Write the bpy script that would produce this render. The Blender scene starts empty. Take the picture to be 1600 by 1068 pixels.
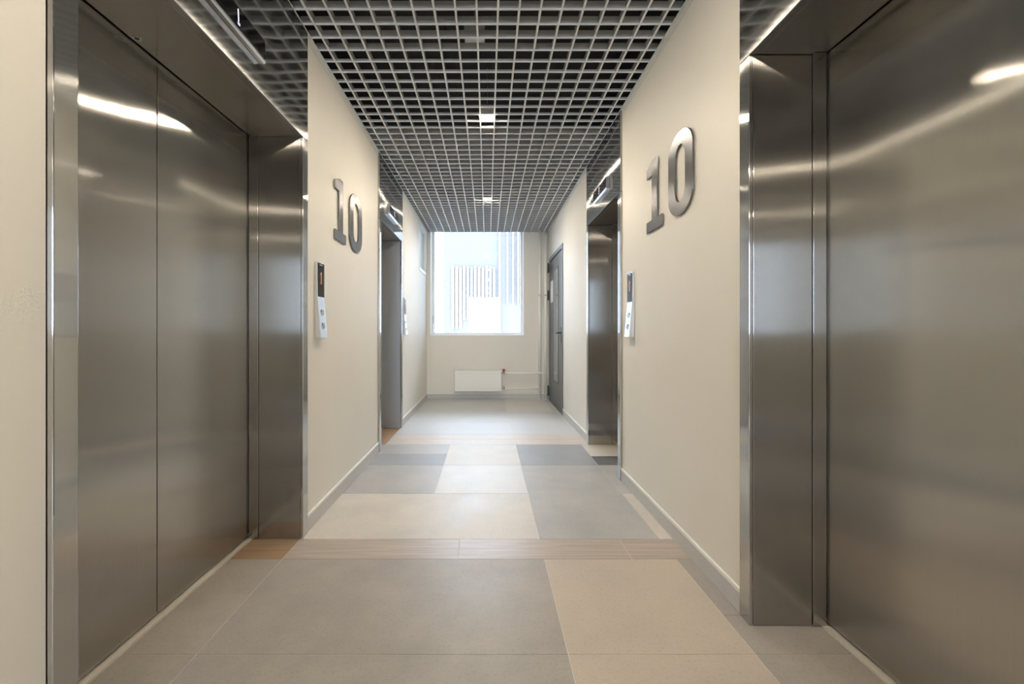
import bpy, bmesh, math, random
from mathutils import Vector

# ------------------------------------------------------------------ camera
SC = bpy.context.scene
COL = SC.collection
F_PX, VPX, VPY, EYE = 688.0, 761.5, 518.0, 1.042
cam_d = bpy.data.cameras.new('camera'); cam = bpy.data.objects.new('camera', cam_d); COL.objects.link(cam)
cam_d.sensor_fit = 'HORIZONTAL'; cam_d.sensor_width = 36.0; cam_d.lens = F_PX / 1600 * 36.0
cam_d.shift_x = (800 - VPX) / 1600; cam_d.shift_y = -(534 - VPY) / 1600
cam_d.clip_start = 0.02; cam_d.clip_end = 300
cam.location = (0, 0, EYE); cam.rotation_euler = (math.pi / 2, 0, 0)
SC.camera = cam

# ------------------------------------------------------------------ sky, exposure, light levels
SKY, LAMP = 22.5, 820.0
world = bpy.data.worlds.new('overcast_sky'); SC.world = world; world.use_nodes = True
bg = world.node_tree.nodes['Background']
bg.inputs[0].default_value = (0.67, 0.82, 1.0, 1); bg.inputs[1].default_value = SKY
vs = SC.view_settings
vs.view_transform = 'Standard'; vs.look = 'None'; vs.gamma = 1.0; vs.use_curve_mapping = False
vs.exposure = 0.26
cy = SC.cycles
cy.max_bounces = 10; cy.diffuse_bounces = 6; cy.glossy_bounces = 6; cy.transparent_max_bounces = 8
cy.caustics_reflective = True; cy.sample_clamp_indirect = 6.0; cy.blur_glossy = 0.3
cy.use_denoising = True

def portal(name, loc, rot, sx, sz):          # daylight sampling aid in the window openings
    l = bpy.data.lights.new(name, 'AREA'); l.shape = 'RECTANGLE'; l.size = sx; l.size_y = sz
    l.cycles.is_portal = True
    o = bpy.data.objects.new(name, l); COL.objects.link(o); o.location = loc; o.rotation_euler = rot

# ------------------------------------------------------------------ dimensions
W = 0.942            # wall face
H = 2.587            # underside of the open-cell ceiling
Y0, Y1 = -5.6, 6.85  # rear and far wall faces
DOORX = 1.205        # elevator door plane
WIN = (-0.891, 0.573, 0.982)   # window left, right, sill height
portal('daylight_portal', (-0.16, Y1 + 0.26, 1.8), (-math.pi / 2, 0, 0), 1.46, 1.6)
portal('daylight_portal', (-0.16, Y0 - 0.26, 1.8), (math.pi / 2, 0, 0), 1.46, 1.6)

# ------------------------------------------------------------------ helpers
def bm_box(bm, x0, x1, y0, y1, z0, z1):
    if x0 > x1: x0, x1 = x1, x0
    if y0 > y1: y0, y1 = y1, y0
    v = [bm.verts.new(p) for p in ((x0,y0,z0),(x1,y0,z0),(x1,y1,z0),(x0,y1,z0),(x0,y0,z1),(x1,y0,z1),(x1,y1,z1),(x0,y1,z1))]
    for f in ((0,3,2,1),(4,5,6,7),(0,1,5,4),(1,2,6,5),(2,3,7,6),(3,0,4,7)):
        bm.faces.new([v[i] for i in f])
    return v

def bm_prism(bm, pts, ax, a0, a1):
    """extrude a 2D outline along axis ax ('x','y','z') from a0 to a1; outline is in the other two axes, in order."""
    def P(p, a):
        if ax == 'x': return (a, p[0], p[1])
        if ax == 'y': return (p[0], a, p[1])
        return (p[0], p[1], a)
    A = [bm.verts.new(P(p, a0)) for p in pts]; B = [bm.verts.new(P(p, a1)) for p in pts]
    n = len(pts)
    bm.faces.new(A); bm.faces.new(B[::-1])
    for i in range(n):
        bm.faces.new((A[i], B[i], B[(i+1) % n], A[(i+1) % n]))

def bm_ring(bm, outer, inner, ax, a0, a1):
    """outline with one hole (same number of points), extruded."""
    def P(p, a):
        if ax == 'x': return (a, p[0], p[1])
        if ax == 'y': return (p[0], a, p[1])
        return (p[0], p[1], a)
    n = len(outer)
    R = [[bm.verts.new(P(p, a)) for p in o] for o in (outer, inner) for a in (a0, a1)]
    O0, O1, I0, I1 = R
    for i in range(n):
        j = (i + 1) % n
        bm.faces.new((O0[i], O1[i], O1[j], O0[j])); bm.faces.new((I0[i], I0[j], I1[j], I1[i]))
        bm.faces.new((O0[i], O0[j], I0[j], I0[i])); bm.faces.new((O1[i], I1[i], I1[j], O1[j]))

def bm_tube(bm, pts, r, n=14, cap=True):
    pts = [Vector(p) for p in pts]; rings = []
    for i, p in enumerate(pts):
        d = (pts[min(i+1, len(pts)-1)] - pts[max(i-1, 0)]).normalized()
        u = d.cross(Vector((0.31, 0.17, 0.93)) if abs(d.z) < .9 else Vector((1, 0.2, 0))).normalized(); w = d.cross(u)
        rr = r[i] if isinstance(r, (list, tuple)) else r
        rings.append([bm.verts.new(p + (u*math.cos(2*math.pi*k/n) + w*math.sin(2*math.pi*k/n))*rr) for k in range(n)])
    for a, b in zip(rings, rings[1:]):
        for k in range(n):
            bm.faces.new((a[k], b[k], b[(k+1) % n], a[(k+1) % n])).smooth = True
    if cap:
        bm.faces.new(rings[0][::-1]); bm.faces.new(rings[-1])

def obj(name, bm, mat, parent=None, bevel=0.0, smooth=False):
    bmesh.ops.recalc_face_normals(bm, faces=bm.faces)
    if bevel:
        ed = [e for e in bm.edges if len(e.link_faces) == 2 and e.calc_face_angle(0) > 0.6]
        bmesh.ops.bevel(bm, geom=ed, offset=bevel, segments=2, affect='EDGES', profile=0.5, clamp_overlap=True)
    xs = [v.co.x for v in bm.verts]; ys = [v.co.y for v in bm.verts]; zs = [v.co.z for v in bm.verts]
    c = Vector(((min(xs)+max(xs))/2, (min(ys)+max(ys))/2, (min(zs)+max(zs))/2))
    bmesh.ops.translate(bm, verts=bm.verts, vec=-c)
    me = bpy.data.meshes.new(name); bm.to_mesh(me); bm.free()
    if smooth:
        for p in me.polygons: p.use_smooth = True
    me.materials.append(mat)
    o = bpy.data.objects.new(name, me); COL.objects.link(o)
    base = Vector((0, 0, 0)); q = parent
    while q is not None: base += q.location; q = q.parent
    o.location = c - base; o.parent = parent
    return o

def boxes(name, bl, mat, parent=None, bevel=0.0):
    bm = bmesh.new()
    for b in bl: bm_box(bm, *b)
    return obj(name, bm, mat, parent, bevel)

def prism(name, pts, ax, a0, a1, mat, parent=None, bevel=0.0):
    bm = bmesh.new(); bm_prism(bm, pts, ax, a0, a1); return obj(name, bm, mat, parent, bevel)

def tube(name, pts, r, mat, parent=None, n=14):
    bm = bmesh.new(); bm_tube(bm, pts, r, n); return obj(name, bm, mat, parent)

def tag(o, label, cat, group=None, kind=None):
    o['label'] = label; o['category'] = cat
    if group: o['group'] = group
    if kind: o['kind'] = kind
    return o

def thing(name, loc, label, cat, group=None, kind=None):
    o = bpy.data.objects.new(name, None); COL.objects.link(o); o.location = loc; o.empty_display_size = 0.05
    return tag(o, label, cat, group, kind)

# ------------------------------------------------------------------ materials
def mat(name, col, rough=0.5, metal=0.0, spec=0.5):
    m = bpy.data.materials.new(name); m.use_nodes = True
    b = m.node_tree.nodes['Principled BSDF']
    b.inputs['Base Color'].default_value = (*col, 1); b.inputs['Roughness'].default_value = rough
    b.inputs['Metallic'].default_value = metal; b.inputs['Specular IOR Level'].default_value = spec
    m.diffuse_color = (*col, 1)
    return m

def nodes(m): return m.node_tree.nodes, m.node_tree.links, m.node_tree.nodes['Principled BSDF']

def noise(m, scale, detail=4, vec_scale=None, rough=0.55):
    N, L, b = nodes(m)
    g = N.new('ShaderNodeNewGeometry'); mp = N.new('ShaderNodeMapping'); t = N.new('ShaderNodeTexNoise')
    if vec_scale: mp.inputs['Scale'].default_value = vec_scale
    L.new(g.outputs['Position'], mp.inputs['Vector']); L.new(mp.outputs[0], t.inputs['Vector'])
    t.inputs['Scale'].default_value = scale; t.inputs['Detail'].default_value = detail; t.inputs['Roughness'].default_value = rough
    return t

def ramp(m, src, c0, c1, p0=0.3, p1=0.7):
    N, L, b = nodes(m); r = N.new('ShaderNodeValToRGB')
    r.color_ramp.elements[0].position = p0; r.color_ramp.elements[1].position = p1
    r.color_ramp.elements[0].color = (*c0, 1); r.color_ramp.elements[1].color = (*c1, 1)
    L.new(src, r.inputs[0]); return r

def bump(m, src, strength, dist):
    N, L, b = nodes(m); n = N.new('ShaderNodeBump')
    n.inputs['Strength'].default_value = strength; n.inputs['Distance'].default_value = dist
    L.new(src, n.inputs['Height']); L.new(n.outputs[0], b.inputs['Normal']); return n

def shade(c, k): return tuple(min(1, x * k) for x in c)

def paint(name, col, rough=0.55):
    m = mat(name, col, rough, spec=0.35); N, L, b = nodes(m)
    t = noise(m, 1.4, 5); r = ramp(m, t.outputs[0], shade(col, .965), shade(col, 1.02)); L.new(r.outputs[0], b.inputs['Base Color'])
    t2 = noise(m, 160, 3); bump(m, t2.outputs[0], 0.12, 0.002)
    return m

def steel(name, col, rough, aniso, broad=0.3, rough2=.36, smudge=0.0, wave=0.0):
    """brushed stainless with vertical grain: highlights smear sideways; a tight lobe plus a broad one."""
    m = bpy.data.materials.new(name); m.use_nodes = True; N = m.node_tree.nodes; L = m.node_tree.links
    N.clear(); out = N.new('ShaderNodeOutputMaterial'); mix = N.new('ShaderNodeMixShader'); mix.inputs[0].default_value = broad
    g1 = N.new('ShaderNodeBsdfAnisotropic'); g2 = N.new('ShaderNodeBsdfAnisotropic')
    g1.inputs['Roughness'].default_value = rough; g1.inputs['Anisotropy'].default_value = -aniso
    g2.inputs['Roughness'].default_value = rough2; g2.inputs['Anisotropy'].default_value = -.89
    L.new(g1.outputs[0], mix.inputs[1]); L.new(g2.outputs[0], mix.inputs[2]); L.new(mix.outputs[0], out.inputs[0])
    g = N.new('ShaderNodeNewGeometry'); cr = N.new('ShaderNodeVectorMath'); cr.operation = 'CROSS_PRODUCT'
    cr.inputs[1].default_value = (0.002, 0.003, 1); L.new(g.outputs['True Normal'], cr.inputs[0])
    def tex(scale, detail, vs, r=.55):
        mp = N.new('ShaderNodeMapping'); t = N.new('ShaderNodeTexNoise'); mp.inputs['Scale'].default_value = vs
        L.new(g.outputs['Position'], mp.inputs['Vector']); L.new(mp.outputs[0], t.inputs['Vector'])
        t.inputs['Scale'].default_value = scale; t.inputs['Detail'].default_value = detail; t.inputs['Roughness'].default_value = r
        return t
    def rmp(src, c0, c1, p0, p1):
        r = N.new('ShaderNodeValToRGB'); e = r.color_ramp.elements
        e[0].position = p0; e[1].position = p1; e[0].color = (*c0, 1); e[1].color = (*c1, 1); L.new(src, r.inputs[0]); return r
    grain = tex(420, 2, (1, 1, .004)); col_out = rmp(grain.outputs[0], shade(col, .965), shade(col, 1.025), .3, .7).outputs[0]
    if smudge:
        sm = tex(7.5, 5, (1, 1, .6), .6); hz = tex(1.1, 1, (1, 1, 1))
        mu = N.new('ShaderNodeMath'); mu.operation = 'MULTIPLY'
        L.new(rmp(sm.outputs[0], (0, 0, 0), (1, 1, 1), .56, .72).outputs[0], mu.inputs[0])
        L.new(rmp(hz.outputs[0], (0, 0, 0), (smudge,)*3, .46, .62).outputs[0], mu.inputs[1])
        mx = N.new('ShaderNodeMix'); mx.data_type = 'RGBA'; mx.blend_type = 'MULTIPLY'
        L.new(mu.outputs[0], mx.inputs['Factor']); L.new(col_out, mx.inputs[6]); mx.inputs[7].default_value = (.72, .70, .68, 1)
        col_out = mx.outputs[2]
    for q in (g1, g2):
        L.new(col_out, q.inputs['Color']); L.new(cr.outputs[0], q.inputs['Tangent'])
    if wave:
        w = tex(2.2, 1, (1, 1, 1)); b = N.new('ShaderNodeBump'); b.inputs['Strength'].default_value = 1; b.inputs['Distance'].default_value = wave
        L.new(w.outputs[0], b.inputs['Height']); L.new(b.outputs[0], g1.inputs['Normal']); L.new(b.outputs[0], g2.inputs['Normal'])
    m.diffuse_color = (*col, 1)
    return m

def stone(name, col, rough=0.36, var=0.15, warm=(1.025, 1.0, .965)):
    rough += .06
    m = mat(name, col, rough, spec=0.28); N, L, b = nodes(m)
    t = noise(m, 3.2, 8, None, .62)
    r = ramp(m, t.outputs[0], shade(col, 1 - var), tuple(min(1, c*w*(1+var*.6)) for c, w in zip(col, warm)), .32, .70)
    sp = noise(m, 90, 3); sr = ramp(m, sp.outputs[0], (.86, .86, .86), (1.0, 1.0, 1.0), .36, .46)
    mx = N.new('ShaderNodeMix'); mx.data_type = 'RGBA'; mx.blend_type = 'MULTIPLY'; mx.inputs['Factor'].default_value = .6
    L.new(r.outputs[0], mx.inputs[6]); L.new(sr.outputs[0], mx.inputs[7]); L.new(mx.outputs[2], b.inputs['Base Color'])
    rr = ramp(m, t.outputs[0], (rough*.85,)*3, (rough*1.2,)*3); L.new(rr.outputs[0], b.inputs['Roughness'])
    bump(m, sp.outputs[0], .08, .001)
    return m

def wood(name, col):
    m = mat(name, col, .38, spec=.4); N, L, b = nodes(m)
    t = noise(m, 9, 8, (.35, 6, 1), .65)
    r = ramp(m, t.outputs[0], shade(col, .80), shade(col, 1.14), .3, .7); L.new(r.outputs[0], b.inputs['Base Color'])
    bump(m, t.outputs[0], .10, .001)
    return m

M = {}
M['wall'] = paint('cream_paint', (.72, .69, .628), .5)
M['trim'] = mat('pale_trim', (.62, .63, .60), .45)
M['plenum'] = mat('dark_plenum', (.022, .023, .024), .9)
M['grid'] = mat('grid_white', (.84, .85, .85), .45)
M['web'] = mat('grid_shaded_web', (.47, .475, .475), .5)  # bar sides coloured darker than the lip to paint in the cell shade
M['door'] = steel('brushed_steel_door', (.55, .535, .505), .14, .75, .52, .27, .15, .0022)
M['jamb'] = steel('brushed_steel_jamb', (.46, .445, .42), .12, .75, .4, .25, .9, .0012)
M['polish'] = steel('polished_steel', (.54, .54, .53), .07, .5, .25, .28, .3, .005)
M['casing'] = steel('polished_casing', (.60, .595, .58), .09, .75, .18, .28)
M['sign'] = steel('sign_steel', (.27, .272, .285), .33, .35, .5, .45)
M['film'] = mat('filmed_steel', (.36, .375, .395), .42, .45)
M['alu'] = mat('aluminium', (.55, .53, .50), .35, 1.0)
M['black'] = mat('black_glass', (.006, .006, .007), .08, spec=.2)
M['blackp'] = mat('black_plastic', (.02, .02, .022), .4)
M['chrome'] = mat('chrome', (.75, .76, .78), .08, 1.0)
M['panel'] = mat('satin_panel_metal', (.78, .79, .80), .22, 1.0)
M['grout'] = mat('grout', (.62, .58, .51), .8)
M['sill'] = mat('sill_beige', (.56, .53, .47), .45)
M['taupe'] = stone('taupe_tile', (.335, .308, .280), .34)
M['grey'] = stone('grey_tile', (.39, .385, .378), .34)
M['daylit_grey'] = stone('daylit_grey_tile', (.49, .505, .52), .36, .08)  # grey tile with window daylight painted in as a paler, bluer colour
M['dgrey'] = stone('dark_grey_tile', (.285, .295, .310), .36)
M['slate'] = stone('slate_tile', (.135, .135, .135), .40, .35)
M['beige'] = stone('beige_tile', (.47, .41, .345), .40, .08)
M['cream'] = stone('cream_tile', (.55, .515, .465), .36, .11)
M['white'] = stone('white_tile', (.58, .575, .565), .34, .10)
M['plank'] = wood('ash_plank', (.40, .335, .28))
M['plankl'] = wood('pale_plank', (.520, .455, .390))
M['plankb'] = wood('brown_plank', (.330, .220, .130))
M['base'] = stone('skirting_tile', (.52, .52, .51), .40, .05)
M['basew'] = mat('white_sealant', (.80, .79, .76), .5)
M['pvc'] = mat('white_pvc', (.84, .86, .88), .3)
M['rad'] = mat('white_enamel', (.80, .79, .74), .3)
M['pipe'] = mat('cream_pipe_paint', (.84, .83, .78), .4)
M['red'] = mat('red_plastic', (.55, .02, .03), .35)
M['steeldoor'] = mat('grey_door_paint', (.135, .143, .152), .33, .3)
M['slotglass'] = mat('reflective_door_glass', (.55, .62, .66), .06, .75)
M['paper'] = mat('paper', (.86, .87, .87), .7)
M['frost'] = mat('frosted_pane', (.60, .68, .71), .18)
M['dark'] = mat('shaft_dark', (.02, .02, .02), .9)
M['facade'] = mat('pale_cladding', (.30, .305, .31), .8, spec=.1)
M['rib'] = mat('white_cladding', (.36, .36, .36), .8, spec=.1)
M['fglass'] = mat('facade_glazing', (.0535, .050, .047), .5, spec=.1)

def emit(name, col, s):
    m = bpy.data.materials.new(name); m.use_nodes = True; N = m.node_tree.nodes; L = m.node_tree.links
    N.clear(); e = N.new('ShaderNodeEmission'); o = N.new('ShaderNodeOutputMaterial')
    e.inputs[0].default_value = (*col, 1); e.inputs[1].default_value = s; L.new(e.outputs[0], o.inputs[0]); return m
M['lamp'] = emit('led_diffuser', (1.0, .87, .69), LAMP)
M['digit'] = emit('white_led_dots', (.95, .93, 1.0), 2.2)
M['violet'] = emit('violet_led_dots', (.55, .5, 1.0), 1.4)
M['orange'] = emit('orange_led_dots', (1.0, .35, .16), 1.5)
def glass(name):
    m = bpy.data.materials.new(name); m.use_nodes = True; N = m.node_tree.nodes; L = m.node_tree.links
    N.clear(); o = N.new('ShaderNodeOutputMaterial'); t = N.new('ShaderNodeBsdfTransparent'); g = N.new('ShaderNodeBsdfGlossy')
    t.inputs[0].default_value = (.965, .97, .98, 1); g.inputs['Roughness'].default_value = .02
    f = N.new('ShaderNodeFresnel'); f.inputs[0].default_value = 1.45; mx = N.new('ShaderNodeMixShader')
    L.new(f.outputs[0], mx.inputs[0]); L.new(t.outputs[0], mx.inputs[1]); L.new(g.outputs[0], mx.inputs[2]); L.new(mx.outputs[0], o.inputs[0])
    return m
M['glass'] = glass('window_glass')

# ------------------------------------------------------------------ lifts: (side, near outer edge, far outer edge)
LIFTS = [(-1, 0.94, 2.275), (1, 0.285, 1.62), (1, 3.075, 4.12), (-1, 3.79, 4.82)]
SOF = 2.021; PROUD = 0.015; CW = 0.06; RET = 0.208; DD = DOORX - W     # soffit height, casing, reveal depth, door depth
WT = 1.50                                                            # outer wall limit
TOP = 2.60

# ------------------------------------------------------------------ structure: walls
def wall_side(name, s, label):
    ls = sorted([(a, b) for q, a, b in LIFTS if q == s])
    def X(d0, d1): return (s*(W+d0), s*(W+d1))
    bl = []; y = Y0
    for a, b in ls:
        bl.append((*X(0, WT-W), y, a - .001, 0, TOP))
        bl.append((*X(0.30, WT-W), a - .001, b + .001, 0, 2.10))
        bl.append((*X(0.02, WT-W), a - .001, b + .001, 2.10, TOP))
        y = b + .001
    if s > 0:                                                        # doorway near the far end
        a, b = 5.47, 6.68
        bl += [(*X(0, WT-W), y, a, 0, TOP), (*X(.10, WT-W), a, b, 0, 2.15), (*X(0, WT-W), a, b, 2.15, TOP)]; y = b
        bl.append((*X(0, WT-W), y, Y1, 0, TOP))
    else:                                                            # recess of the high side window
        a, b = 6.085, 6.775
        bl += [(*X(0, WT-W), y, a, 0, TOP), (*X(0, WT-W), a, b, 0, 1.89), (*X(.07, WT-W), a, b, 1.89, TOP), (*X(0, WT-W), b, Y1, 0, TOP)]
    return tag(boxes(name, bl, M['wall']), label, 'wall', kind='structure')
wall_side('wall_left', -1, 'cream painted corridor wall carrying the left elevators')
wall_side('wall_right', 1, 'cream painted corridor wall carrying the right elevators and grey door')
def wall_end(name, ya, yb, label):
    x0, x1, z0 = WIN
    bl = [(-WT, WT, ya, yb, 0, z0), (-WT, x0, ya, yb, z0, 2.95), (x1, WT, ya, yb, z0, 2.95), (x0, x1, ya, yb, 2.75, 2.95)]
    return tag(boxes(name, bl, M['wall']), label, 'wall', kind='structure')
wall_end('wall_far', Y1 + .0005, Y1 + .28, 'cream end wall with the big window above the radiator')
wall_end('wall_rear', Y0 - .28, Y0 - .0005, 'cream wall closing the corridor behind the viewer')

# ------------------------------------------------------------------ floor and its tiles
floor = tag(boxes('floor', [(-WT, WT, Y0 - .28, Y1 + .28, -.12, -.0016)], M['grout']),
            'patchwork floor of large grey and beige stone tiles with plank strips', 'floor', kind='structure')
GAP = .0016
def tile(x0, x1, y0, y1, m, name='floor_tile'):
    return boxes(name, [(x0+GAP, x1-GAP, y0+GAP, y1-GAP, -.0015, 0.0)], M[m], floor)
XL, XA, XM, XR = -W, -.342, .262, .868
# rows in front of and behind the viewer (60 cm courses)
y = 1.4226
tile(XL, XM, y, 2.0197, 'taupe'); tile(XM, XR, y, 2.0197, 'beige'); tile(XR, W, 1.62, 2.0197, 'taupe')
rows = [1.4226 - .602*k for k in range(0, 12)]
pat = [('taupe', 'beige'), ('grey', 'taupe'), ('cream', 'grey'), ('taupe', 'beige')]
for k in range(11):
    a, b = max(rows[k+1], Y0), rows[k]
    if b <= Y0: break
    p = pat[k % 4]
    tile(XL, XM, a, b, p[0]); tile(XM, XR, a, b, p[1])
    if b < .285: tile(XR, W, a, b, 'taupe')
# plank strip 1
tile(XL, -.1365, 2.0197, 2.213, 'plank', 'floor_plank'); tile(-.1365, .665, 2.0197, 2.213, 'plank', 'floor_plank'); tile(.665, W, 2.0197, 2.213, 'plank', 'floor_plank')
# row B / C / D
tile(XL, XM, 2.213, 2.838, 'cream'); tile(XM, XR, 2.213, 3.445, 'grey'); tile(XR, W, 2.213, 2.838, 'cream'); tile(XR, W, 2.838, 3.13, 'grey')
tile(XL, XA, 2.838, 3.445, 'grey'); tile(XA, XM, 2.838, 3.445, 'white')
tile(XL, XA, 3.445, 3.754, 'dgrey'); tile(XL, XA, 3.754, 4.070, 'grey'); tile(XA, XM, 3.445, 4.070, 'cream'); tile(XM, XR, 3.445, 4.070, 'dgrey')
# plank strip 2 (two courses)
tile(XL, -.136, 4.070, 4.268, 'plankl', 'floor_plank'); tile(-.136, .665, 4.070, 4.268, 'plankl', 'floor_plank'); tile(.665, W, 4.070, 4.268, 'plankl', 'floor_plank')
tile(XL, -.357, 4.268, 4.475, 'plankl', 'floor_plank'); tile(-.357, .445, 4.268, 4.475, 'plankl', 'floor_plank'); tile(.445, W, 4.268, 4.475, 'plankl', 'floor_plank')
# far field
tile(XL, XM, 4.475, 5.085, 'daylit_grey'); tile(XL, XM, 5.085, 5.736, 'daylit_grey'); tile(XM, XR, 4.475, 5.736, 'daylit_grey'); tile(XR, W, 4.475, 5.736, 'daylit_grey')
tile(XL, XM, 5.736, 6.34, 'daylit_grey'); tile(XL, XM, 6.34, Y1, 'daylit_grey'); tile(XM, XR, 5.736, Y1, 'white'); tile(XR, W, 5.736, Y1, 'daylit_grey')
# floor inside the elevator reveals
SD = W + DD - .022
def niche(s, a, b, cuts, x_in=W):
    ys = [a] + [c[0] for c in cuts[1:]] + [b]
    for i, (c0, m) in enumerate(cuts):
        x0, x1 = sorted((s*x_in, s*SD))
        tile(x0, x1, ys[i], ys[i+1], m, 'floor_plank' if m.startswith('plank') else 'floor_tile')
niche(-1, 1.0, 2.215, [(1.0, 'taupe'), (1.4226, 'taupe'), (2.0197, 'plankb')])
niche(1, .345, 1.62, [(.345, 'taupe'), (1.4226, 'taupe')], XR)
niche(1, 3.13, 4.07, [(3.13, 'grey'), (3.445, 'slate'), (3.69, 'cream')], XR)
niche(-1, 3.85, 4.76, [(3.85, 'grey'), (4.07, 'plankb'), (4.475, 'plankb')])

# ------------------------------------------------------------------ skirting
def skirting(name, s, segs, label):
    root = thing(name, (s*W, 0, 0), label, 'baseboard', kind='structure')
    for a, b in segs:
        p = boxes('skirting_tile', [(s*(W-.009), s*(W-.0005), a, b, 0.0005, .076)], M['base'], root, .0012)
        boxes('sealant_edge', [(s*(W-.010), s*(W-.0005), a, b, .0765, .091)], M['basew'], p, .001)
skirting('baseboard_left', -1, [(Y0, .938), (2.278, 3.786), (4.824, Y1 - .012)], 'low grey tile skirting along the left wall')
skirting('baseboard_right', 1, [(Y0, .282), (1.624, 3.072), (4.124, 5.455), (6.70, Y1 - .012)], 'low grey tile skirting along the right wall')
root = thing('baseboard_far', (0, Y1, 0), 'low tile skirting under the radiator on the end wall', 'baseboard', kind='structure')
p = boxes('skirting_tile', [(-W+.0005, W-.0005, Y1-.010, Y1-.0005, .0005, .076)], M['base'], root, .0012)
boxes('sealant_edge', [(-W+.0005, W-.0005, Y1-.009, Y1-.0005, .0765, .088)], M['basew'], p, .001)

# ------------------------------------------------------------------ ceiling: dark plenum slab with the open-cell grid
CELL = .1024; BW = .010; BH = .040
ceil = tag(boxes('ceiling', [(-WT, WT, Y0 - .28, Y1 + .28, 2.95, 3.05), (-WT, -W-.002, Y0, Y1, TOP, 2.949), (W+.002, WT, Y0, Y1, TOP, 2.949)], M['plenum']),
           'open-cell ceiling grid of white metal bars below a dark void', 'ceiling', kind='structure')
def bars(length, axis, height, spots):
    """one T-section bar (white lip, web greyed for cell shade) shared by all its copies"""
    bm = bmesh.new(); h = length/2; w = BW/2
    def b(wd, z0, z1):
        if axis == 'y': bm_box(bm, -wd, wd, -h, h, z0, z1)
        else: bm_box(bm, -h, h, -wd, wd, z0, z1)
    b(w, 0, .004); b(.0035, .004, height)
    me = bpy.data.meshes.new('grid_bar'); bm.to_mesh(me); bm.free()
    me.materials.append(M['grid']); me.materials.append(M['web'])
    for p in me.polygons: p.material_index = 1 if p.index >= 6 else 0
    for sp in spots:
        o = bpy.data.objects.new('grid_bar', me); COL.objects.link(o); o.parent = ceil; o.location = Vector(sp) - ceil.location
gy0, gy1 = Y0 + .01, Y1 - .02
lamp_y = [5.135, 3.190, 1.039, -1.45, -3.40]
xb = [(k + .5) * CELL for k in range(-9, 9)]                       # lines beside the lamp cell at x = 0
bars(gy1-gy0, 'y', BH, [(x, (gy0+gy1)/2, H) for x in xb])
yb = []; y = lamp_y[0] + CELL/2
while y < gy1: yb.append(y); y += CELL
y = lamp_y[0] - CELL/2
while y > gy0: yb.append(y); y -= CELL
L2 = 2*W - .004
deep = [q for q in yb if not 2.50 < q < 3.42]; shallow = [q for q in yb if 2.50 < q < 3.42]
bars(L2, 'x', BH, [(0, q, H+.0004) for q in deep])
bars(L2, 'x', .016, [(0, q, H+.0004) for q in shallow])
for i, s in enumerate((-1, 1)):
    tag(boxes('trim_%d' % (i+1), [(s*(W-.018), s*(W-.0005), gy0, gy1, H-.003, H-.0005), (s*(W-.002), s*(W-.0005), gy0, gy1, H-.030, H-.003)], M['trim']),
        'pale wall angle edging the ceiling grid along the %s wall' % ('left' if s < 0 else 'right'), 'ceiling trim', kind='structure')

# ------------------------------------------------------------------ ceiling spotlights
LL = ['glowing square spotlight in the ceiling grid nearest the window',
      'glowing square spotlight in the ceiling grid, the nearer of the two in view',
      'square ceiling spotlight above the near elevator doors, over the top of the picture',
      'square ceiling spotlight first behind the viewer', 'square ceiling spotlight by the rear wall']
for q, lb in zip(lamp_y, LL):
    yc = q; 
    k = round((q - (lamp_y[0])) / CELL); yc = lamp_y[0] + k*CELL
    t = thing('ceiling_spotlight', (0, yc, H), lb, 'ceiling light', 'square spotlights in the ceiling grid')
    a = .043; hz = H + .0505
    bm = bmesh.new()
    o_ = [(-.046, -.046), (.046, -.046), (.046, .046), (-.046, .046)]; i_ = [(-.041, -.041), (.041, -.041), (.041, .041), (-.041, .041)]
    bm_ring(bm, [(x, y+yc) for x, y in o_], [(x, y+yc) for x, y in i_], 'z', H+.001, H+.048)
    obj('bezel', bm, M['grid'], t)
    boxes('housing', [(-.044, .044, yc-.044, yc+.044, H+.0485, H+.085)], M['alu'], t, .003)
    boxes('diffuser', [(-.0405, .0405, yc-.0405, yc+.0405, H-.0035, H+.004)], M['lamp'], t)
    tube('suspension_rod', [(0, yc, H+.0855), (0, yc, 2.949)], .003, M['alu'], t, 8)
# box seen above the grid
t = thing('junction_box', (-.075, 2.62, 2.77), 'pale junction box above the ceiling grid in the dark void', 'junction box')
boxes('box', [(-.135, -.015, 2.555, 2.685, 2.77, 2.82)], M['trim'], t, .003)
boxes('cover', [(-.130, -.020, 2.560, 2.680, 2.764, 2.7695)], M['pvc'], t, .001)
tube('hanger', [(-.075, 2.62, 2.8205), (-.075, 2.62, 2.949)], .004, M['alu'], t, 8)
tube('cable', [(-.1355, 2.62, 2.795), (-.18, 2.63, 2.80), (-.25, 2.66, 2.86), (-.27, 2.7, 2.949)], .005, M['blackp'], t, 8)

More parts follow.
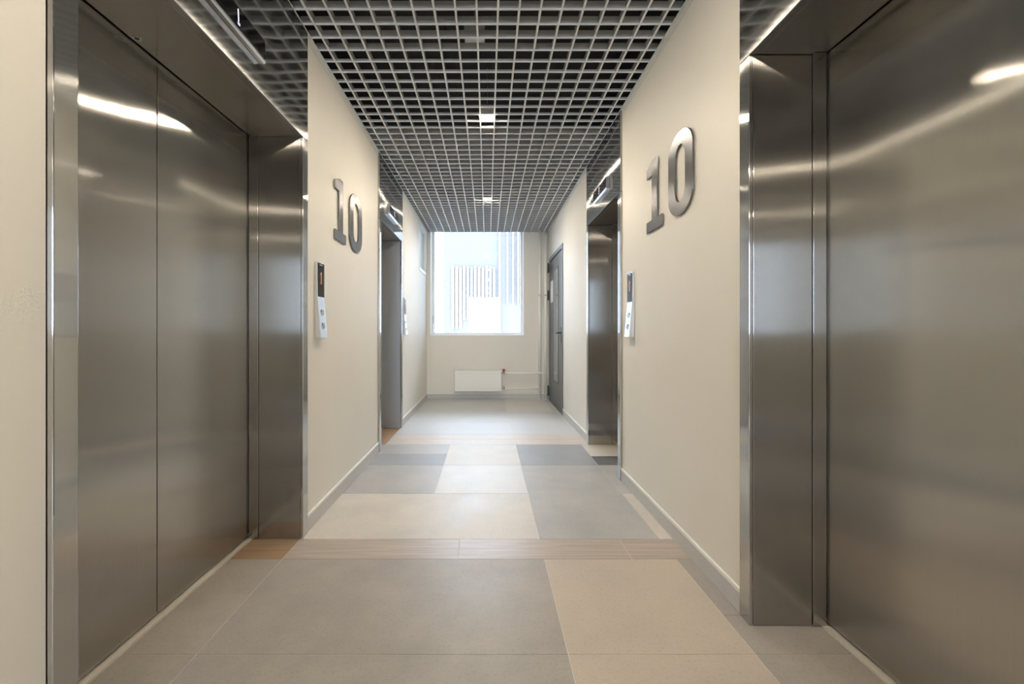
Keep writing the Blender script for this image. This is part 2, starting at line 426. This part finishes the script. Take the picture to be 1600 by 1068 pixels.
# ------------------------------------------------------------------ elevators
def lift(s, a, b, label, jm='jamb'):
    def bx(u0, u1, d0, d1, z0, z1): return (s*(W+d0), s*(W+d1), u0, u1, z0, z1)
    t = thing('elevator_entrance', (s*W, (a+b)/2, 0), label, 'elevator', 'brushed steel elevator entrances')
    ia, ib = a + CW, b - CW
    for u0, u1, inner, sgn in ((a, ia, ia, 1), (b, ib, ib, -1)):
        j = boxes('jamb', [bx(inner - sgn*.012, inner, .0005, RET, .002, SOF)], M[jm], t, .0012)
        boxes('casing', [bx(u0, inner - sgn*.0005, -PROUD, -.0005, .002, SOF)], M['casing'], j, .0025)
        boxes('door_post', [bx(inner - sgn*.012, inner + sgn*.004, RET + .002, DD - .006, .002, SOF + .008)], M['jamb'], t, .0015)
    h = boxes('header_panel', [bx(a, b, -PROUD, .015, SOF + .0015, H - .001)], M['polish'], t, .002)
    boxes('soffit', [bx(ia - .012, ib + .012, .0155, RET, SOF + .0015, SOF + .012)], M['jamb'], h, .001)
    hd = boxes('door_head', [bx(ia + .005, ib - .005, RET + .002, DD - .006, SOF + .0085, SOF + .022)], M['jamb'], t, .0015)
    um = (a + b)/2; ku = um - .125; kd = RET + .03
    bm = bmesh.new(); n = 20
    ring = lambda r: [(s*(W+kd) + r*math.cos(2*math.pi*k/n), ku + r*math.sin(2*math.pi*k/n)) for k in range(n)]
    bm_ring(bm, ring(.013), ring(.008), 'z', SOF + .0065, SOF + .0084); obj('keyhole_ring', bm, M['chrome'], hd)
    prism('keyhole', ring(.0075), 'z', SOF + .0075, SOF + .0084, M['blackp'], hd)
    boxes('door_panel', [bx(ia - .008, um - .0022, DD, DD + .03, .013, SOF + .03)], M['door'], t, .0022)
    boxes('door_panel', [bx(um + .0022, ib + .008, DD, DD + .03, .013, SOF + .03)], M['door'], t, .0022)
    boxes('sill', [bx(ia + .005, ib - .005, DD - .020, DD + .03, -.0015, .004)], M['sill'], t)
    return t
lift(-1, .94, 2.275, 'wide brushed steel elevator doors filling the left foreground')
lift(1, .285, 1.62, 'wide brushed steel elevator doors cut off by the right picture edge')
lift(1, 3.075, 4.12, 'narrower steel elevator entrance on the right wall between number and grey door')
lift(-1, 3.79, 4.82, 'narrower steel elevator entrance on the left wall, far jamb bluish under protective film', 'film')

def indicator(s, uc, label):
    z0 = 2.128; L_ = .40; u0, u1 = uc - L_/2, uc + L_/2; x = lambda d: s*(W - PROUD - d)
    t = thing('floor_indicator', (x(0), uc, z0), label, 'floor display', 'floor indicators above the elevators')
    prof = [(x(.0008), z0 + .004), (x(.020), z0), (x(.027), z0 + .006), (x(.024), z0 + .092), (x(.0008), z0 + .096)]
    prism('housing', prof, 'y', u0, u1, M['panel'], t, .001)
    scr = prism('screen', [(x(.0272), z0 + .014), (x(.0292), z0 + .014), (x(.0265), z0 + .090), (x(.0246), z0 + .090)], 'y', u0 + .006, u1 - .006, M['black'], t, .0004)
    bm = bmesh.new()                                                # lit column of dots
    for k in range(11):
        zz = z0 + .034 + k*.0042; d = .0292 - (zz - z0 - .014)/.076*.0027
        bm_box(bm, x(d + .0001), x(d + .0009), uc - .002, uc + .002, zz, zz + .003)
    obj('lit_dots', bm, M['digit'], scr)
    boxes('lit_block', [(x(.0292), x(.0300), uc - .006, uc + .008, z0 + .021, z0 + .030)], M['violet'], scr)
indicator(-1, 1.590, 'long black floor display above the left foreground elevator')
indicator(1, .952, 'long black floor display above the right foreground elevator, beyond the picture edge')
indicator(1, 3.545, 'small black floor display above the farther right elevator')
indicator(-1, 4.27, 'small black floor display above the farther left elevator')

def call_panel(s, u0, label):
    u1 = u0 + .10; x = lambda d: s*(W - d); z0, zs, z1 = 1.006, 1.231, 1.426
    t = thing('call_panel', (x(0), u0 + .05, z0), label, 'call panel', 'elevator call panels')
    prof = [(x(.0008), z0), (x(.036), z0 + .002), (x(.017), zs), (x(.016), z1), (x(.0008), z1)]
    prism('body', prof, 'y', u0, u1, M['panel'], t, .0012)
    sc = boxes('screen', [(x(.0172), x(.0186), u0 + .006, u1 - .006, zs + .004, z1 - .006)], M['black'], t, .0006)
    boxes('top_plate', [(x(.0187), x(.0192), u0 + .022, u0 + .062, z1 - .018, z1 - .012)], M['chrome'], sc)
    bm = bmesh.new()
    for k in range(9):
        zz = zs + .075 + k*.0075
        bm_box(bm, x(.0187), x(.0193), u0 + .044, u0 + .050, zz, zz + .005)
    bm_box(bm, x(.0187), x(.0193), u0 + .038, u0 + .044, zs + .128, zs + .133)
    obj('lit_dots', bm, M['orange'], sc)
    for zc in (1.148, 1.073):
        f = (zs - zc)/(zs - z0); d = .0172 + f*.0188; n = 22
        bm = bmesh.new(); cu = u0 + .05
        C = lambda r: [(cu + r*math.cos(2*math.pi*k/n), zc + r*math.sin(2*math.pi*k/n)) for k in range(n)]
        bm_ring(bm, C(.019), C(.0145), 'x', x(d - .004), x(d + .0022)); bt = obj('button', bm, M['chrome'], t)
        bm = bmesh.new(); bm_prism(bm, C(.014), 'x', x(d - .004), x(d + .0012)); obj('button_cap', bm, M['alu'], bt)
call_panel(-1, 2.40, 'call panel with black screen and two buttons under the left number sign')
call_panel(1, 2.815, 'call panel with two buttons on the right wall by the farther elevator')
call_panel(-1, 4.905, 'call panel seen edge-on beside the far left elevator')

# ------------------------------------------------------------------ number signs
def arc_outline(cx, cz, hw, hh, r, n=9):
    pts = []
    for (sx, sz, a0) in ((1, 1, 0), (-1, 1, 90), (-1, -1, 180), (1, -1, 270)):
        for k in range(n):
            a = math.radians(a0 + 90*k/(n-1)); e = 1.0
            ca, sa = math.cos(a), math.sin(a)
            pts.append((cx + sx*(hw - r) + r*math.copysign(abs(ca)**e, ca), cz + sz*(hh - hh*.52) + hh*.52*math.copysign(abs(sa)**e, sa)))
    return pts
def digits(s, one0, one1, z0, z1, zero0, zero1, lab1, lab0):
    # u coordinate on the wall for text coordinate c (reads left to right facing the wall)
    x0, x1 = s*(W - .004), s*(W - .012)
    w = abs(one1 - one0); sg = 1 if one1 > one0 else -1
    ol = [(0, .0), (1, .0), (1, .155), (.70, .155), (.70, 1.0), (.40, 1.0), (0, .925), (0, .795), (.355, .795), (.355, .155), (0, .155)]
    hh = z1 - z0
    t = thing('number_sign', (s*W, (one0+one1)/2, z0), lab1, 'wall number', 'steel wall numbers')
    prism('digit_plate', [(one0 + sg*w*p, z0 + .006 + (hh-.012)*q) for p, q in ol], 'x', x0, x1, M['sign'], t, .0008)
    for zq in (z0 + .06, z1 - .08):
        boxes('standoff', [(s*(W-.0005), s*(W-.0038), one0 + sg*w*.5 - .01, one0 + sg*w*.5 + .01, zq - .01, zq + .01)], M['blackp'], t)
    t = thing('number_sign', (s*W, (zero0+zero1)/2, z0), lab0, 'wall number', 'steel wall numbers')
    c = (zero0 + zero1)/2; hw = abs(zero1 - zero0)/2; cz = (z0+z1)/2; hz = hh/2
    bm = bmesh.new(); bm_ring(bm, arc_outline(c, cz, hw, hz, hw*.98), arc_outline(c, cz, hw - .078, hz - .066, (hw-.078)*.98), 'x', x0, x1)
    obj('digit_plate', bm, M['sign'], t, .0008)
    for q in (-1, 1):
        boxes('standoff', [(s*(W-.0005), s*(W-.0038), c + q*(hw - .04) - .01, c + q*(hw - .04) + .01, cz - .01, cz + .01)], M['blackp'], t)
digits(-1, 2.695, 2.903, 1.607, 2.013, 2.984, 3.270, 'steel digit 1 on the left wall above the call panel', 'steel digit 0 on the left wall beside the 1')
digits(1, 2.575, 2.349, 1.607, 2.013, 2.266, 1.997, 'steel digit 1 on the right wall above the call panel', 'steel digit 0 on the right wall, large and matt')

# ------------------------------------------------------------------ windows
def window(name, ya, sgn, label):
    """frame set at the outer side of the end wall; sgn = outward direction."""
    x0, x1, z0 = WIN; z1 = 2.75; yo = ya + sgn*.20; yi = yo + sgn*.06
    fw = .045
    fr = boxes(name, [(x0+.001, x0+fw, yo, yi, z0+.001, z1-.001), (x1-fw, x1-.001, yo, yi, z0+.001, z1-.001), (x0+fw, x1-fw, yo, yi, z0+.001, z0+fw), (x0+fw, x1-fw, yo, yi, z1-fw, z1-.001)], M['pvc'], None, .003)
    tag(fr, label, 'window', kind='structure')
    boxes('pane', [(x0+fw+.001, x1-fw-.001, yo+sgn*.026, yo+sgn*.034, z0+fw+.001, z1-fw-.001)], M['glass'], fr)
    boxes('window_board', [(x0+.001, x1-.001, ya - sgn*.004, yo - sgn*.001, z0-.0, z0+.012)], M['pvc'], fr, .002)
    for xa, xb_ in ((x0+.001, x0+.011), (x1-.011, x1-.001)):
        boxes('reveal_lining', [(xa, xb_, ya - sgn*.004, yo - sgn*.001, z0+.0125, z1-.001)], M['pvc'], fr, .002)
    hb = boxes('handle', [(x0+.016, x0+.034, yo - sgn*.012, yo - sgn*.001, 1.22, 1.29)], M['alu'], fr, .003)
    boxes('lever', [(x0+.019, x0+.031, yo - sgn*.034, yo - sgn*.0125, 1.245, 1.262), (x0+.019, x0+.031, yo - sgn*.034, yo - sgn*.024, 1.17, 1.2445)], M['alu'], hb, .002)
    return fr
window('window_1', Y1, 1, 'large bright window with white frame at the corridor end')
window('window_2', Y0, -1, 'white framed window in the wall behind the viewer')
# small high window on the left wall by the corner
xa, xo = -(W + .069), -(W - .006); a, b, z0, z1 = 6.087, 6.773, 1.892, TOP - .02
fr = boxes('window_3', [(xo, xa, a, a+.045, z0, z1), (xo, xa, b-.045, b, z0, z1), (xo, xa, a+.045, b-.045, z0, z0+.05), (xo, xa, a+.045, b-.045, z1-.05, z1)], M['pvc'], None, .003)
tag(fr, 'small white framed high window on the left wall in the far corner', 'window', kind='structure')
boxes('pane', [(-(W+.045), -(W+.037), a+.046, b-.046, z0+.051, z1-.051)], M['frost'], fr)

# ------------------------------------------------------------------ grey door on the right wall
a, b, zt = 5.472, 6.678, 2.148; fx = W - .010
d = boxes('door_1', [(fx, W+.098, a, a+.055, .002, zt), (fx, W+.098, b-.055, b, .002, zt), (fx, W+.098, a+.055, b-.055, zt-.055, zt)], M['steeldoor'], None, .003)
tag(d, 'grey metal service door with narrow glass slot on the right wall', 'door', kind='structure')
leaf = boxes('leaf', [(W+.006, W+.050, a+.058, b-.058, .012, zt-.058)], M['steeldoor'], d, .003)
su0, su1, sz0, sz1 = 5.90, 6.25, .36, 1.90
boxes('glazing_bead', [(W-.001, W+.0055, su0-.025, su0, sz0-.025, sz1+.025), (W-.001, W+.0055, su1, su1+.025, sz0-.025, sz1+.025), (W-.001, W+.0055, su0, su1, sz0-.025, sz0), (W-.001, W+.0055, su0, su1, sz1, sz1+.025)], M['steeldoor'], leaf, .001)
boxes('glass_slot', [(W+.002, W+.0055, su0+.001, su1-.001, sz0+.001, sz1-.001)], M['slotglass'], leaf)
for z in (1.93, 1.52, .09):
    hg = boxes('hinge', [(fx-.022, fx-.001, b-.075, b-.030, z, z+.135)], M['blackp'], d, .004)
    tube('hinge_pin', [(fx-.020, b-.052, z-.010), (fx-.020, b-.052, z+.145)], .008, M['blackp'], hg, 10)
pl = boxes('handle', [(W-.008, W+.0055, 5.565, 5.600, .90, 1.10)], M['blackp'], leaf, .003)
bm = bmesh.new(); bm_tube(bm, [(W-.008, 5.583, 1.03), (W-.040, 5.583, 1.03), (W-.050, 5.60, 1.03), (W-.050, 5.70, 1.028), (W-.048, 5.725, 1.024)], .010, 10)
obj('lever', bm, M['blackp'], pl)
boxes('threshold', [(fx, W+.05, a+.057, b-.057, .001, .011)], M['alu'], d)
tag(boxes('paper_notice', [(W+.0035, W+.0052, 6.355, 6.60, 1.47, 1.79)], M['paper'], None), 'blank white paper notice taped to the grey door', 'paper')

# ------------------------------------------------------------------ radiator and pipes
x0, x1, z0, z1 = -.500, .216, .132, .446; ya, yb_ = 6.735, 6.825
t = thing('radiator', ((x0+x1)/2, 6.78, z0), 'white panel radiator below the window', 'radiator')
boxes('front_panel', [(x0, x1, ya, ya+.012, z0, z1)], M['rad'], t, .005)
boxes('rear_panel', [(x0+.01, x1-.01, yb_-.012, yb_, z0+.005, z1-.005)], M['rad'], t, .004)
boxes('side_cover', [(x0+.002, x0+.010, ya+.0125, yb_-.0125, z0+.01, z1-.004)], M['rad'], t, .001)
boxes('side_cover', [(x1-.010, x1-.002, ya+.0125, yb_-.0125, z0+.01, z1-.004)], M['rad'], t, .001)
bm = bmesh.new()
for k in range(20):
    xx = x0 + .03 + k*(x1-x0-.06)/19.5; bm_box(bm, xx, xx+.018, ya+.014, yb_-.014, z1-.012, z1-.006)
obj('top_grille', bm, M['rad'], t)
bm = bmesh.new()
for k in range(24):
    xx = x0 + .025 + k*(x1-x0-.05)/24
    bm_box(bm, xx, xx+.014, ya-.0018, ya-.0002, z1-.050, z1-.043); bm_box(bm, xx, xx+.014, ya-.0018, ya-.0002, z0+.045, z0+.052)
obj('embossed_marks', bm, M['trim'], t)['kind'] = 'stuff'
for xq in (x0+.12, x1-.15):
    boxes('bracket', [(xq, xq+.03, yb_+.0005, Y1-.0005, z0+.06, z1-.06)], M['rad'], t)
yp = 6.785
for z, nm, cap in ((.405, 'thermostat_valve', 'red'), (.168, 'lockshield_valve', 'chrome')):
    v = tube(nm, [(x1-.001, yp, z), (x1+.055, yp, z)], .014, M['chrome'], t, 12)
    bm = bmesh.new(); bm_tube(bm, [(x1+.036, yp, z+.0145), (x1+.036, yp, z+.026), (x1+.036, yp, z+.030), (x1+.036, yp, z+(.064 if cap == 'red' else .042))], [.009, .009, .021 if cap == 'red' else .012, .017 if cap == 'red' else .011], 12)
    obj('valve_cap', bm, M[cap], v)
def riser(x, z_branch, label):
    t = thing('riser_pipe', (x, yp, 0), label, 'pipe', 'cream heating pipes')
    tube('riser', [(x, yp, .0005), (x, yp, H+.3)], .019, M['pipe'], t, 16)
    yo = -.034 if x > .85 else 0
    br = tube('branch', [(x1+.056, yp, z_branch), (x1+.09, yp, z_branch), (x1+.16, yp+yo, z_branch), (x-.03, yp+yo, z_branch), (x, yp+yo*.5, z_branch)] if yo else [(x1+.056, yp, z_branch), (x-.017, yp, z_branch)], .013, M['pipe'], t, 12)
    c = boxes('pipe_clip', [(x-.027, x+.027, yp-.023, yp+.022, 1.595, 1.615)], M['alu'], t, .003)
    boxes('clip_stem', [(x-.006, x+.006, yp+.0225, Y1-.0005, 1.60, 1.61)], M['alu'], c)
    bm = bmesh.new(); n = 18
    C = lambda r: [(x + r*math.cos(2*math.pi*k/n), yp + r*math.sin(2*math.pi*k/n)) for k in range(n)]
    bm_ring(bm, C(.028), C(.0195), 'z', .0005, .010); obj('floor_collar', bm, M['pipe'], t)
riser(.808, .168, 'cream heating riser pipe left of its twin beside the window')
riser(.897, .405, 'cream heating riser pipe in the corner next to the grey door')

# ------------------------------------------------------------------ pale building outside the window
t = thing('neighbour_building', (0.9, 14.0, -14), 'pale ribbed building facade in bright haze outside the window', 'building')
boxes('wall', [(-9.0, 9.0, 14.0, 20.0, -14, 4.9)], M['facade'], t)
boxes('glazing', [(-1.40, 1.35, 13.94, 13.999, -3, 4.75)], M['fglass'], t)
boxes('glazing', [(1.80, 4.55, 13.94, 13.999, -3, 4.75)], M['fglass'], t)  # out-of-view panel, added to cut the light reaching the left far wall
boxes('glazing', [(-4.60, -1.85, 13.94, 13.999, -3, 4.75)], M['fglass'], t)
for k in range(12):                                                 # white ribs in the middle of the glazing
    xx = -1.12 + k*.118; zbot = 1.15 if k < 3 else (1.42 if k < 9 else 2.02)
    boxes('cladding_rib', [(xx, xx+.066, 13.87, 13.939, zbot, 3.12 - .03*(k % 3))], M['rib'], t)
for xx, wd in ((.36, .05), (.62, .03), (.80, .03), (.95, .03), (1.12, .05)):
    boxes('cladding_rib', [(xx, xx+wd, 13.87, 13.939, 1.9 if xx > .5 else .9, 4.7)], M['rib'], t)
